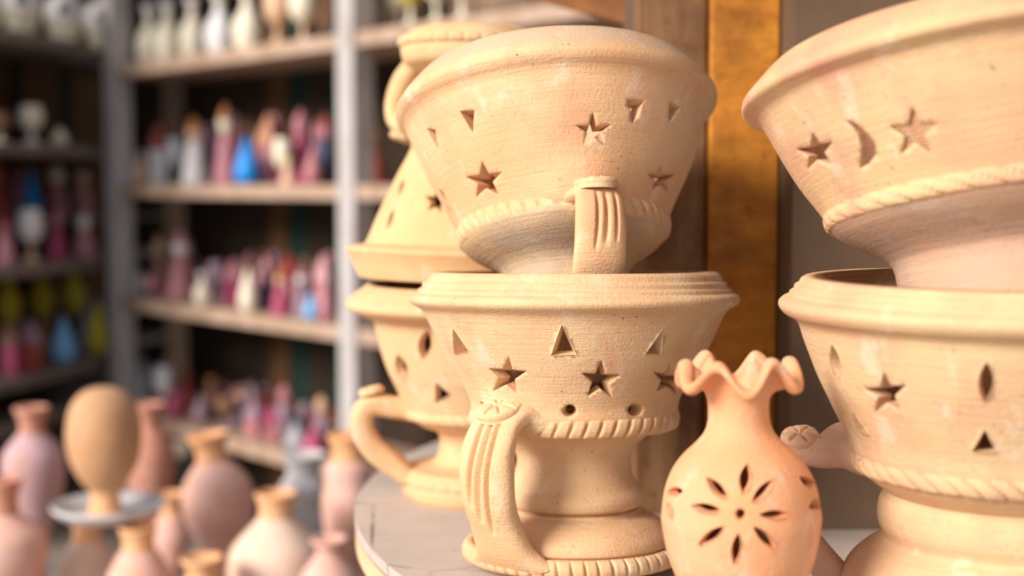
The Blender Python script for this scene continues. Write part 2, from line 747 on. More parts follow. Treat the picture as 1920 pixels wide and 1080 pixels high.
def project_holes(surf, M, polys):
    inv = M.inverted()
    out = []
    for poly in polys:
        q = [surf.hit(inv, x, y) for x, y in poly]
        if any(v is None for v in q):
            q = [v for v in q if v is not None]
            if len(q) < 3:
                print('hole missed', poly[0])
                continue
        out.append(q)
    return out


def wrap_back(holes, lo, hi):
    """repeat the visible cut-outs round the far side"""
    out = []
    for h in holes:
        c = sum(p[0] for p in h) / len(h)
        if lo < c < hi:
            s = pi if c < 0 else -pi
            q = [(p[0] + s, p[1]) for p in h]
            if max(abs(p[0]) for p in q) < pi - 0.03:
                out.append(q)
    return out


def rope(R, z, ar, az, n, twist, depth=0.35, sharp=0.30, nphi=None, nt=14, seed=0, seg=None, tilt=0.0):
    """pinched clay coil: ellipse section (ar, az) swept round radius R"""
    nphi = nphi or n * 10
    V, F = [], []
    for k in range(nphi):
        ph = 2 * pi * k / nphi
        for j in range(nt):
            t = 2 * pi * j / nt
            jit = 0.25 * noise.noise(Vector((cos(ph) * 3, sin(ph) * 3, seed)))
            c = cos((n * (ph + jit * 0.1) + twist * sin(t)) / 2.0)
            outf = max(0.0, cos(t)) ** 0.5
            m = 1 - depth * exp(-(c / sharp) ** 2) * outf
            m *= 1 + 0.10 * noise.noise(Vector((cos(ph) * 6, sin(ph) * 6, t + seed)))
            rr = R + ar * m * cos(t)
            V.append((rr * sin(ph), -rr * cos(ph), z + az * (m * 0.5 + 0.5) * sin(t)))
    for k in range(nphi):
        for j in range(nt):
            a = k * nt + j
            b = k * nt + (j + 1) % nt
            c = ((k + 1) % nphi) * nt + (j + 1) % nt
            d = ((k + 1) % nphi) * nt + j
            F.append((a, d, c, b))
    return V, F


def strap(path, az, widths, thick, grooves=None, n=90, nt=200, seed=0):
    """handle: path of (radius, z) in the vertical plane at azimuth az; elliptical section"""
    pts = catmull(path, 12)
    ws = catmull([(w, t) for w, t in zip(widths, thick)], 12)
    V, F = [], []
    m = len(pts)
    side = Vector((cos(az), sin(az), 0))
    out = Vector((sin(az), -cos(az), 0))
    for i, (r, z) in enumerate(pts):
        a = pts[max(0, i - 1)]
        b = pts[min(m - 1, i + 1)]
        tan = (out * (b[0] - a[0]) + Vector((0, 0, b[1] - a[1]))).normalized()
        nrm = side.cross(tan).normalized()
        c = out * r + Vector((0, 0, z))
        if nrm.dot(out) < 0 and abs(nrm.dot(out)) > 0.2:
            pass
        w, th = ws[i]
        s = i / (m - 1)
        for j in range(nt):
            t = 2 * pi * j / nt
            u = cos(t)
            v = sin(t)
            uu = (abs(u) ** 0.85) * (1 if u > 0 else -1)
            vv = (abs(v) ** 0.85) * (1 if v > 0 else -1)
            g = 0.0
            if grooves:
                for (gu, gw, gd, s0, s1) in grooves:
                    if s0 < s < s1:
                        f = sin(pi * (s - s0) / (s1 - s0)) ** 0.6
                        if v * GSIGN > 0:
                            g += gd * f * exp(-((u - gu - 0.12 * sin(s * 5)) / gw) ** 2)
            wob = 1 + 0.06 * noise.noise(Vector((s * 6, cos(t), sin(t) + seed)))
            q = c + side * (w * uu * wob) + nrm * ((th * wob) * vv - (g if v * GSIGN > 0 else 0) * GSIGN)
            V.append(q)
    for i in range(m - 1):
        for j in range(nt):
            a = i * nt + j
            b = i * nt + (j + 1) % nt
            F.append((a, b, b + nt, a + nt))
    F.append(tuple(range(nt - 1, -1, -1)))
    F.append(tuple((m - 1) * nt + j for j in range(nt)))
    return V, F


GSIGN = -1


def button(R, h, nl=8, depth=0.003, seed=0, n=96, m=26):
    """pressed clay button with incised radiating lines, axis z"""
    V, F = [], []
    prof = []
    for i in range(m + 1):
        t = (pi / 2) * i / m
        prof.append((R * sin(t) ** 0.75 if i else 0.0, h * (cos(t) ** 0.55 if i < m else 0)))
    V.append((0, 0, h - depth * 0.8))
    for i in range(1, m + 1):
        r, z = prof[i]
        for k in range(n):
            ph = 2 * pi * k / n
            dist = abs(sin(ph * nl / 2.0 + 0.3)) * r * 2.0 / nl
            g = exp(-(dist / 0.0011) ** 2) * (1.0 if r < R * 0.80 else max(0, 1 - (r / R - 0.8) * 7))
            wob = 1 + 0.05 * noise.noise(Vector((cos(ph) * 2, sin(ph) * 2, seed)))
            V.append((r * wob * sin(ph), -r * wob * cos(ph), z - depth * g + 0.0006 * noise.noise(Vector((r * 300, ph * 3, seed)))))
    for k in range(n):
        F.append((0, 1 + k, 1 + (k + 1) % n))
    for i in range(m - 1):
        for k in range(n):
            a = 1 + i * n + k
            b = 1 + i * n + (k + 1) % n
            F.append((a, a + n, b + n, b))
    # skirt down
    s = len(V)
    last = 1 + (m - 1) * n
    for k in range(n):
        x, y, z = V[last + k]
        V.append((x * 0.9, y * 0.9, -h * 0.5))
    for k in range(n):
        a = last + k
        b = last + (k + 1) % n
        F.append((a, s + k, s + (k + 1) % n, b))
    F.append(tuple(s + k for k in range(n)))
    return V, F


def solid(name, vf, mat, parent, label=None, loc=None, rot=None, flat_from=None):
    V, F = vf
    return obj(name, mesh(name, V, F, True, flat_from), mat, parent, label=label, loc=loc, rot=rot)


# ---- profiles in pixels of the photograph, (half width, row), from the foot of the bowl up
MID = dict(D=1.27, cx=1077)


def root_at(cx, D, basez, roll=0.0, lean=0.0, name='clay_lantern', **kw):
    x = P(cx, 700, D).x
    return thing(name, kw['label'], kw['cat'], (x, D, basez), (radians(-lean) * -1 * -1, radians(roll), 0), kw.get('group'))


def world_matrix(o):
    return Matrix.Translation(o.location) @ o.rotation_euler.to_matrix().to_4x4()


# ================= 1. lower middle lantern =================
D = 1.27
bz = TZ
lowmid = root_at(1077, D, bz + 0.0075, 0.0, 2.9, label='large straw-coloured clay lantern with star cut-outs, at the bottom of the middle stack', cat='lantern')
bowl_rows = [(150, 822), (184, 806), (196, 785), (199, 765), (212, 738), (236, 700), (256, 664), (273, 630), (284, 608),
             (292, 597), (303, 590), (312, 584), (315, 576), (309, 568), (299, 564), (298, 558), (290, 554), (289, 546), (281, 542), (278, 533), (271, 527)]
surf = Surf(pix_profile(bowl_rows, D, bz))
Mw = world_matrix(lowmid)
polys = [
    [(1053, 609), (1033, 667), (1081, 665)],
    [(849, 615), (852, 664), (880, 660)],
    [(1244, 616), (1210, 664), (1240, 665)],
    star(951, 705, 38, 4, 0.42), star(1126, 713, 39, 3, 0.42), star(1253, 711, 32, 8, 0.42),
    circle(1068, 770, 14, 12), circle(1192, 769, 15, 12),
    petal(911, 764, 16, 7, 52),
    star(841, 690, 17, 0, 0.45),
    [(1340, 622), (1330, 660), (1322, 648)],
]
polys = polys[:-2]
holes = project_holes(surf, Mw, polys)
holes += wrap_back(holes, -0.75, 0.75)
holes += [[(p[0] - 1.15, p[1]) for p in holes[3]], [(p[0] - 0.85, p[1]) for p in holes[1]], [(p[0] + 1.05, p[1]) for p in holes[4]]]
dents = [(radians(-36), zrow(772, D) - bz, 0.26, 0.016, 0.0085)]
V, F, fl = pierced_wall(surf, holes, 0.0135, 1, dents=dents, mouth_in=D * 258 / FPX, taper=0.68)
solid('bowl', (V, F), CLAY_LOW, lowmid, flat_from=fl)
ped_rows = [(196, 1056), (200, 1048), (196, 1036), (186, 1028), (192, 1022), (188, 1008), (170, 992), (150, 980), (128, 971), (124, 966), (117, 962), (131, 957), (135, 946), (131, 934), (121, 922),
            (113, 905), (108, 885), (109, 868), (118, 850), (136, 833), (158, 820), (176, 806)]
V, F = lathe(catmull(pix_profile(ped_rows, D, bz), 6), 128, 0.0012, 11)
solid('pedestal', (V, F), CLAY_LOW, lowmid)
u = D / FPX
zr = lambda row: zrow(row, D) - bz
solid('rope_band', rope(189 * u, zr(798), 11 * u, 19 * u, 46, -1.6, 0.80, 0.30, nphi=700, nt=20, seed=2), CLAY_LOW, lowmid)
solid('crimped_base_ring', rope(199 * u, zr(1042), 14 * u, 17 * u, 52, 0.5, 0.6, 0.26, nphi=700, nt=20, seed=5), CLAY_BACK, lowmid)
az = radians(-38)
V, F = strap([(178 * u, zr(790)), (205 * u, zr(776)), (232 * u, zr(788)), (253 * u, zr(822)), (265 * u, zr(868)), (259 * u, zr(920)), (238 * u, zr(966)), (214 * u, zr(1008)), (190 * u, zr(1038))],
             az, [80 * u, 60 * u, 52 * u, 54 * u, 56 * u, 54 * u, 52 * u, 62 * u, 88 * u],
             [30 * u, 25 * u, 24 * u, 26 * u, 28 * u, 27 * u, 26 * u, 25 * u, 20 * u],
             grooves=[(-0.30, 0.07, 16 * u, 0.22, 0.64), (-0.02, 0.065, 16 * u, 0.20, 0.70), (0.26, 0.06, 15 * u, 0.20, 0.76)], seed=1)
hd = solid('handle', (V, F), CLAY_BACK, lowmid)
bc = Vector((sin(az), -cos(az), 0)) * (228 * u) + Vector((0, 0, zr(770)))
solid('button', button(43 * u, 17 * u, seed=2), CLAY_BACK, hd, loc=bc, rot=Euler((radians(18), 0, az)), label='round button with incised rays')


# ================= 2. upper middle lantern =================
D = 1.27
ubz = zrow(760, D)
lean, roll = 17.5, -3.2
upmid = thing('clay_lantern', 'large sandy clay lantern leaning back, stacked on top of the middle stack', 'lantern',
              (P(1076, 700, D).x, D - 0.022, ubz), (radians(-lean), radians(roll), 0))
ub = [(138, 454), (164, 441), (184, 428), (195, 414), (203, 398), (224, 356), (247, 312), (268, 266), (283, 224), (291, 200), (299, 188),
      (309, 180), (315, 170), (314, 159), (305, 145), (290, 127), (274, 110), (264, 101), (258, 99)]
SH = 8
surf = Surf(pix_profile([(a, r + SH) for a, r in ub], D, ubz))
Mw = world_matrix(upmid)
polys = [
    [(862, 208), (890, 206), (887, 249)],
    [(800, 241), (817, 243), (822, 280)],
    [(1175, 186), (1207, 190), (1187, 232)],
    [(1255, 190), (1275, 201), (1254, 230)],
    star(1113, 245, 36, -2, 0.36), star(909, 338, 37, -8, 0.40), star(1240, 335, 27, 2, 0.42),
    petal(834, 372, 24, 4, 62),
]
holes = project_holes(surf, Mw, polys)
holes += wrap_back(holes, -0.75, 0.75)
dents = [(radians(12), zrow(400, D) - ubz, 0.34, 0.022, 0.011)]
V, F, fl = pierced_wall(surf, holes, 0.0135, 4, dents=dents, mouth_in=D * 246 / FPX, taper=0.76, amp=0.0018)
solid('bowl', (V, F), CLAY_MID, upmid, flat_from=fl)
ped = [(106, 722), (112, 712), (114, 690), (118, 640), (120, 590), (116, 545), (116, 510), (123, 490), (138, 476), (160, 463), (184, 447), (200, 430), (202, 418), (196, 408)]
V, F = lathe(catmull(pix_profile([(a, r + SH) for a, r in ped], D, ubz), 6), 128, 0.004, 21)
solid('pedestal', (V, F), CLAY_FOOT, upmid, label='ash-stained grey pedestal')
zr = lambda row: zrow(row + SH, D) - ubz
solid('rope_band', rope(191 * u, zr(413), 15 * u, 22 * u, 44, 2.6, 0.75, 0.24, nphi=700, nt=20, seed=7), CLAY_BACK, upmid)
az = radians(14)
V, F = strap([(165 * u, zr(420)), (196 * u, zr(404)), (222 * u, zr(404)), (238 * u, zr(428)), (239 * u, zr(468)), (222 * u, zr(515)), (190 * u, zr(560)), (156 * u, zr(600)), (128 * u, zr(622))],
             az, [84 * u, 60 * u, 43 * u, 43 * u, 46 * u, 48 * u, 46 * u, 46 * u, 46 * u],
             [17 * u] * 9,
             grooves=[(0.04, 0.07, 11 * u, 0.32, 0.58), (-0.24, 0.06, 11 * u, 0.32, 0.60), (0.44, 0.07, 10 * u, 0.32, 0.57)], seed=4)
hd = solid('handle', (V, F), CLAY_MID, upmid)
bc = Vector((sin(az), -cos(az), 0)) * (226 * u) + Vector((0, 0, zr(392)))
solid('button', button(40 * u, 15 * u, seed=5), CLAY_BACK, hd, loc=bc, rot=Euler((radians(8), 0, az)), label='crumbly flattened button')

# ================= 3. lower right lantern =================
D = 1.0
u = D / FPX
rb = thing('clay_lantern', 'buff clay lantern with leaf and star cut-outs, lower of the two beside the grey wall', 'lantern',
           (P(1880, 700, D).x, D, TZ))
bz = TZ
br = [(208, 925), (252, 895), (272, 870), (283, 845), (292, 815), (318, 765), (350, 700), (372, 645), (384, 612), (396, 600), (412, 592), (423, 580), (424, 570),
      (415, 561), (404, 557), (402, 550), (394, 546), (392, 538), (384, 534), (381, 527), (373, 522)]
surf = Surf(pix_profile(br, D, bz))
polys = [
    petal(1566, 677, 33, 9, 78), star(1662, 738, 42, -5, 0.40), petal(1848, 717, 39, 14, 92),
    [(1846, 805), (1822, 847), (1867, 849)], [(1599, 772), (1608, 806), (1632, 819)],
]
holes = project_holes(surf, world_matrix(rb), polys)
c = holes[2]
holes += [[(p[0] + 0.75, p[1]) for p in c], [(p[0] + 0.62, p[1]) for p in holes[3]]]
holes += wrap_back(holes, -0.75, 0.75)
V, F, fl = pierced_wall(surf, holes, 0.0125, 6, mouth_in=D * 358 / FPX, taper=0.80)
solid('bowl', (V, F), CLAY_RIGHT, rb, flat_from=fl)
pr = [(300, 1243), (308, 1225), (308, 1190), (306, 1150), (298, 1100), (280, 1062), (252, 1035), (226, 1018), (215, 1010), (217, 1000), (224, 985), (226, 965), (222, 942), (214, 925),
      (207, 917), (206, 909), (197, 906), (202, 901), (206, 885), (212, 872), (238, 868), (262, 858)]
V, F = lathe(catmull(pix_profile(pr, D, bz), 6), 128, 0.0012, 31)
solid('pedestal', (V, F), CLAY_RIGHT, rb)
zr = lambda row: zrow(row, D) - bz
solid('rope_band', rope(270 * u, zr(862), 14 * u, 21 * u, 44, 3.6, 0.95, 0.20, nphi=800, nt=22, seed=9), CLAY_RIGHT, rb)
az = radians(-106)
V, F = strap([(250 * u, zr(850)), (290 * u, zr(850)), (330 * u, zr(862)), (372 * u, zr(866)), (408 * u, zr(880)), (418 * u, zr(930)), (398 * u, zr(985)), (350 * u, zr(1050)), (300 * u, zr(1110)), (280 * u, zr(1140))],
             az, [74 * u, 54 * u, 36 * u, 31 * u, 32 * u, 36 * u, 36 * u, 38 * u, 46 * u, 56 * u],
             [56 * u, 47 * u, 33 * u, 27 * u, 25 * u, 26 * u, 28 * u, 30 * u, 34 * u, 40 * u], seed=8)
hd = solid('handle', (V, F), CLAY_HANDLE, rb, label='greyish pink handle')
bc = Vector((sin(az), -cos(az), 0)) * (374 * u) + Vector((0, 0, zr(840)))
solid('button', button(38 * u, 17 * u, 6, seed=8), CLAY_HANDLE, hd, loc=bc, rot=Euler((radians(15), radians(-12), 0.3)), label='cracked round button')

# ================= 4. upper right lantern =================
ubz = zrow(790, D)
ur = thing('clay_lantern', 'pinkish clay lantern with crescent moon and stars, tilted back beside the grey wall', 'lantern',
           (P(1913, 700, D).x, D - 0.02, ubz + 0.021), (radians(-11.0), radians(-5.5), 0))
ub = [(195, 508), (255, 484), (300, 460), (322, 438), (330, 424), (336, 410), (368, 354), (398, 294), (424, 236), (437, 212), (452, 203), (467, 195), (470, 185),
      (463, 172), (442, 152), (420, 132), (404, 120), (394, 116)]
SH = 0
surf = Surf(pix_profile([(a, r + SH) for a, r in ub], D, ubz))
moon = [(1582, 222), (1604, 232), (1626, 250), (1641, 272), (1642, 290), (1630, 306), (1610, 317), (1612, 300), (1614, 275), (1608, 252), (1598, 238)]
polys = [star(1531, 284, 37, -12, 0.42), moon, star(1714, 248, 50, -4, 0.38)]
holes = project_holes(surf, world_matrix(ur), polys)
holes += wrap_back(holes, -0.9, 0.9)
holes += [[(p[0] + 0.9, p[1]) for p in holes[2]]]
V, F, fl = pierced_wall(surf, holes, 0.0065, 9, mouth_in=D * 385 / FPX, taper=0.99, amp=0.0022)
solid('bowl', (V, F), CLAY_PINK, ur, flat_from=fl)
ped = [(240, 800), (236, 770), (222, 700), (216, 640), (212, 590), (212, 560), (214, 536), (222, 518), (244, 500), (276, 480), (306, 460), (326, 442), (334, 428), (330, 416)]
V, F = lathe(catmull(pix_profile([(a, r + SH) for a, r in ped], D, ubz), 6), 128, 0.002, 41)
solid('pedestal', (V, F), CLAY_HANDLE, ur, label='mauve-grey pedestal')
zr = lambda row: zrow(row + SH, D) - ubz
solid('rope_band', rope(324 * u, zr(424), 10 * u, 19 * u, 38, 4.5, 0.95, 0.15, nphi=760, nt=22, seed=12), CLAY_PINK, ur)

# ================= 5. ruffled vase =================
D = 0.95
u = D / FPX
vs = thing('ruffled_vase', 'small orange clay vase with ruffled rim and pierced flower, in front of the lanterns', 'vase',
           (P(1400, 900, D).x, D, TZ), (radians(-1.0), radians(-1.6), 0))
bz = TZ
vb = [(74, 1292), (80, 1278), (76, 1262), (84, 1235), (98, 1170), (117, 1105), (140, 1040), (151, 980), (150, 955), (143, 915), (128, 880), (107, 853), (84, 832), (66, 812), (58, 790), (57, 765), (59, 748), (66, 732), (78, 718), (94, 708), (108, 702)]
surf = Surf(pix_profile(vb, D, bz))
Mw = world_matrix(vs)
polys = [circle(1389, 965, 10, 11)]
for (dx, dy, L, W) in ((8, -66, 31, 12), (41, -44, 32, 10), (62, 0, 30, 9), (45, 43, 32, 9), (-9, 65, 32, 10), (-56, 39, 31, 9), (-65, -12, 30, 9), (-45, -49, 30, 10)):
    polys.append(petal(1389 + dx, 965 + dy, L, W, math.degrees(math.atan2(dy, dx))))
polys += [petal(1516, 905, 22, 8, 33), petal(1532, 945, 17, 10, -30), petal(1267, 921, 15, 8, -4), petal(1258, 958, 18, 6, 72)]
holes = project_holes(surf, Mw, polys)
far = []
for h in holes[:9]:
    far.append([(p[0] + pi * 0.98 * (-1 if p[0] > 0.0 else 1), p[1]) for p in h])
cen = holes[0]
holes += [f for f in far if max(abs(p[0]) for p in f) < pi - 0.02][:0]
ZT = surf.z1


def ruffle(phi, v):
    a = max(0.0, (v - 0.90) / 0.10)
    return a * a * 0.0082 * cos(6 * phi + pi) * (1 + 0.18 * sin(phi * 2 + 1))


def vase_fn(holes):
    V, F, fl = pierced_wall(surf, holes, 0.0055, 12, amp=0.0008, nphi=220, taper=0.80, rimfn=ruffle)
    out = []
    for x, y, z in V:
        v = (z - surf.z0) / (surf.z1 - surf.z0)
        a = max(0.0, (v - 0.88) / 0.12)
        r = sqrt(x * x + y * y)
        ph = atan2(x, -y)
        k = 1 + 0.055 * a * a * cos(6 * ph) if r > 0 else 1
        out.append((x * k, y * k, z))
    return out, F, fl


V, F, fl = vase_fn(holes)
solid('body', (V, F), CLAY_VASE, vs, flat_from=fl)
# rounded ruffled lip
V, F = [], []
n, nt_ = 220, 12
rt = surf.r(surf.z1)
for k in range(n):
    ph = -pi + 2 * pi * k / n
    kk = 1 + 0.055 * 1.1 * cos(6 * ph)
    zz = surf.z1 + ruffle(ph, 1.0)
    rr0 = (rt - 0.001) * kk + wobble(ph, ZT, 0.0015, 3)
    for j in range(nt_):
        t = 2 * pi * j / nt_
        rr = rr0 + 0.0052 * cos(t)
        V.append((rr * sin(ph), -rr * cos(ph), zz + 0.0042 * sin(t)))
for k in range(n):
    for j in range(nt_):
        a = k * nt_ + j
        b = k * nt_ + (j + 1) % nt_
        c = ((k + 1) % n) * nt_ + (j + 1) % nt_
        d = ((k + 1) % n) * nt_ + j
        F.append((a, d, c, b))
solid('ruffled_rim', (V, F), CLAY_VASE, vs)

# ================= 6/7. lanterns at the back left, lower upright, upper upside down =================
D = 1.56
u = D / FPX


def back_lantern(root, hole_polys, az, mat, seed, flipped=False):
    """profile in px at D, local base at z = 0 (row 925)"""
    bz = zrow(925, D)
    zr = lambda row: zrow(row, D) - bz
    rows = [(92, 795), (118, 785), (132, 772), (138, 755), (150, 728), (168, 690), (180, 655), (188, 622), (194, 598), (208, 590), (228, 582), (242, 574), (246, 566),
            (240, 556), (226, 546), (212, 536), (204, 530)]
    if flipped:
        rows = [(88, 722), (102, 712), (110, 700), (118, 683), (136, 648), (154, 608), (172, 565), (186, 530), (192, 521), (212, 517), (226, 510), (222, 502),
                (214, 488), (206, 470), (200, 458)]
    surf = Surf(pix_profile(rows, D, bz))
    holes = project_holes(surf, world_matrix(root), hole_polys) if hole_polys else []
    V, F, fl = pierced_wall(surf, holes, 0.0095, seed, mouth_in=D * 190 / FPX, taper=0.8, nphi=144)
    solid('bowl', (V, F), mat, root, flat_from=fl)
    pr = [(134, 925), (139, 915), (140, 895), (138, 878), (130, 870), (110, 868), (84, 862), (74, 852), (70, 835), (70, 818), (80, 802), (104, 794), (122, 782)]
    if flipped:
        pr = [(96, 918), (116, 912), (132, 897), (137, 876), (132, 856), (120, 846), (96, 838), (72, 828), (60, 800), (60, 760), (72, 735), (92, 718), (104, 706)]
    V, F = lathe(catmull(pix_profile(pr, D, bz), 5), 96, 0.001, seed + 5)
    solid('pedestal', (V, F), mat, root)
    solid('rope_band', rope((104 if flipped else 134) * u, zr(706 if flipped else 768), 8 * u, 10 * u, 40, 2.0, 0.5, 0.3, seed=seed), mat, root)
    solid('notched_base_ring', rope(138 * u, zr(888), 5 * u, 9 * u, 30, 0.0, 0.7, 0.25, seed=seed + 2), mat, root)
    V, F = strap([(118 * u, zr(764)), (155 * u, zr(758)), (192 * u, zr(752)), (214 * u, zr(766)), (216 * u, zr(796)), (196 * u, zr(830)), (164 * u, zr(858)), (132 * u, zr(886))],
                 az, [34 * u, 26 * u, 23 * u, 23 * u, 24 * u, 25 * u, 28 * u, 36 * u],
                 [22 * u, 21 * u, 21 * u, 21 * u, 22 * u, 24 * u, 24 * u, 20 * u], seed=seed)
    hd = solid('handle', (V, F), mat, root)
    bc = Vector((sin(az), -cos(az), 0)) * (198 * u) + Vector((0, 0, zr(728)))
    solid('button', button(24 * u, 11 * u, 6, seed=seed), mat, hd, loc=bc, rot=Euler((radians(10), radians(-14), az)))


bl = thing('clay_lantern', 'slender pale clay lantern with looped handle, lowest in the blurred stack at the back', 'lantern',
           (P(893, 700, D).x, D, TZ))
back_lantern(bl, [petal(796, 645, 28, 12, 100), petal(752, 688, 26, 11, 74), [(816, 716), (816, 754), (846, 742)], petal(702, 628, 24, 5, 72)],
             radians(-78), CLAY_BACK, 14)
bu = thing('clay_lantern', 'pale clay lantern turned upside down on the blurred back stack', 'lantern',
           (P(893, 700, D).x, D, zrow(48, D)), (radians(180 - 2.0), radians(2.2), 0))
back_lantern(bu, [star(818, 378, 24, 8, 0.42), petal(752, 352, 16, 4, 108), petal(732, 412, 20, 4, 108)], radians(-45), CLAY_YELLOW, 17, True)


# ------------------------------------------------------------------ the shelves at the back
def ray_line(px, A, B, inset, back):
    """where pixel column px meets the front line A-B pushed back by inset"""
    k = (px - 960.0) / FPX
    ax, ay = A[0] + back[0] * inset, A[1] + back[1] * inset
    dx, dy = B[0] - A[0], B[1] - A[1]
    # ax + s dx = k (ay + s dy)
    s = (k * ay - ax) / (dx - k * dy)
    return ax + s * dx, ay + s * dy


RC = (-1.425, 5.10)      # corner
RA = (-0.48, 4.00)       # second post
dv = Vector((RA[0] - RC[0], RA[1] - RC[1]))
dl = dv.length
ex = dv / dl                      # along the right unit, away from the corner
bk = Vector((-ex.y, ex.x))        # candidate back direction
if bk.y < 0:
    bk = -bk
LEND = dl * 2.25


def board(name, mat, parent, s0, s1, b0, b1, z0, z1, org, e, k, bev=0.002):
    """box in the frame of a shelf unit: along e from s0 to s1, backwards b0..b1"""
    o = Vector(org)
    V = []
    for z in (z0, z1):
        for s, b in ((s0, b0), (s1, b0), (s1, b1), (s0, b1)):
            q = e * s + k * b
            V.append((q.x, q.y, z))
    F = [(0, 3, 2, 1), (4, 5, 6, 7), (0, 1, 5, 4), (1, 2, 6, 5), (2, 3, 7, 6), (3, 0, 4, 7)]
    cr = e.x * k.y - e.y * k.x
    if cr < 0:
        F = [f[::-1] for f in F]
    ob = obj(name, mesh(name, V, F, False), mat, parent)
    return bevel(ob, bev, 1)


run = thing('shelf_unit', 'tall grey-brown wooden shelving full of pink and white ceramics', 'shelf', (RC[0], RC[1], 0))
R_Z = [HC + 0.375, HC - 0.045, HC - 0.445, HC - 0.85]
R_T = 0.042
for i, z in enumerate(R_Z):
    for q in range(2):
        b0 = q * 0.165
        board('shelf_board', SHELF_W, run, 0.02, LEND, b0, b0 + 0.1645, z, z + R_T, RC, ex, bk)
board('shelf_board', SHELF_W, run, -0.02, LEND, 0.0, 0.33, HC + 0.80, HC + 0.84, RC, ex, bk)
for s in (0.0, dl + 0.045, dl * 1.92):
    board('upright', SHELF_P, run, s - 0.045, s + 0.035, -0.012, 0.06, 0.0, HC + 0.86, RC, ex, bk)
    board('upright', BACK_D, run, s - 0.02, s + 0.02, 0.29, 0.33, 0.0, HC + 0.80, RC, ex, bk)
npl = 26
for k in range(npl):
    s0 = k * LEND / npl
    s1 = (k + 1) * LEND / npl - 0.006
    m = BACK_D
    if k in (4,):
        m = BACK_B
    if k in (5, 7):
        m = BACK_G
    if k in (12, 13, 14, 15):
        m = BACK_T
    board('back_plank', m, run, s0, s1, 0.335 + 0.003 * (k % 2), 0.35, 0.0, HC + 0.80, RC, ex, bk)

LA = (-1.47, 5.06)
LB = (-1.61, 4.44)
ev = Vector((LB[0] - LA[0], LB[1] - LA[1]))
el = ev.length
le = ev / el
lb = Vector((le.y, -le.x))
if lb.x > 0:
    lb = -lb
LLEN = 0.95
lun = thing('shelf_unit', 'dark wooden shelving at the far left holding domed lanterns and yellow bottles', 'shelf', (LA[0], LA[1], 0))
L_Z = [HC + 0.453, HC + 0.095, HC - 0.300, HC - 0.66, HC - 0.80]
for z in L_Z:
    for q in range(2):
        board('shelf_board', SHELF_D, lun, 0.0 if q == 0 else -0.9, LLEN, q * 0.20, q * 0.20 + 0.1995, z, z + 0.036, LA, le, lb)
board('shelf_board', SHELF_D, lun, 0.0, LLEN, 0, 0.4, HC + 1.02, HC + 1.06, LA, le, lb)
board('riser', SHELF_D, lun, -0.9, LLEN, 0.20, 0.38, HC - 0.14, HC - 0.125, LA, le, lb)
board('riser', SHELF_D, lun, -0.9, LLEN, 0.20, 0.38, HC - 0.50, HC - 0.485, LA, le, lb)
for s in (LLEN,):
    board('upright', SHELF_P, lun, s - 0.03, s + 0.03, 0.0, 0.07, 0.0, HC + 0.9, LA, le, lb)
board('upright', BACK_D, lun, -0.96, -0.9, 0.34, 0.40, 0.0, HC + 0.9, LA, le, lb)
for k in range(16):
    PW = (LLEN + 0.9) / 16
    s0 = -0.9 + k * PW
    board('back_plank', BACK_B if k % 3 else BACK_D, lun, s0, s0 + PW - 0.005, 0.405, 0.42, 0.0, HC + 0.88, LA, le, lb)
board('end_panel', BACK_D, lun, -0.92, -0.905, 0.2, 0.40, 0.0, HC + 0.88, LA, le, lb)

# stall back wall and an unseen roof added to shade the shelves
V, F = [], []
box(V, F, -4.5, 2.6, 6.6, 6.7, 0, 3.2)
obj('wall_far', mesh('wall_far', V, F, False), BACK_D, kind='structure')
V, F = [], []
box(V, F, -4.6, -4.5, 1.0, 6.7, 0, 3.2)
V, F = prism([(-4.4, 4.6), (-0.9, 4.4), (0.9, 2.9), (2.6, 2.3), (2.6, 6.7), (-4.4, 6.7)], 2.95, 3.0)
obj('added_shade_roof', mesh('added_shade_roof', V, F, False), SHADE_ROOF_M, kind='structure')
V, F = [], []
box(V, F, -0.75, 2.7, 0.15, 2.25, 2.22, 2.26)  # unseen roof added over the lanterns, blocks sky light from above
obj('added_shade_roof', mesh('added_shade_roof', V, F, False), SHADE_ROOF_M, kind='structure')


# ------------------------------------------------------------------ small ceramics on the shelves
PAL = {
    'white': (0.90, 0.89, 0.90), 'cream': (0.90, 0.84, 0.66), 'peach': (0.80, 0.52, 0.34), 'pink': (0.56, 0.24, 0.29),
    'rose': (0.50, 0.20, 0.22), 'magenta': (0.45, 0.07, 0.16), 'red': (0.36, 0.06, 0.05), 'mauve': (0.33, 0.22, 0.29),
    'blue': (0.01, 0.30, 0.85), 'sky blue': (0.20, 0.50, 0.85), 'yellow': (0.62, 0.52, 0.03), 'brown': (0.24, 0.12, 0.07),
    'green': (0.03, 0.14, 0.08), 'grey': (0.40, 0.42, 0.46), 'navy': (0.03, 0.05, 0.12), 'orange': (0.42, 0.16, 0.05),
}
GL = {}


def glaze(c):
    if c not in GL:
        GL[c] = plain(c.replace(' ', '_') + '_glaze', PAL[c], 0.45, 0.12, 30.0, 0.4)
    return GL[c]


HOLE_M = plain('painted_hole_shade', (0.02, 0.02, 0.02), 0.9)  # solid near-black plug, its colour stands in for shade inside the hole
MC = {}


def unit_lathe(key, ctrl, n=28, per=4, **kw):
    if key not in MC:
        MC[key] = lathe(catmull(ctrl, per), n, **kw)
    return MC[key]


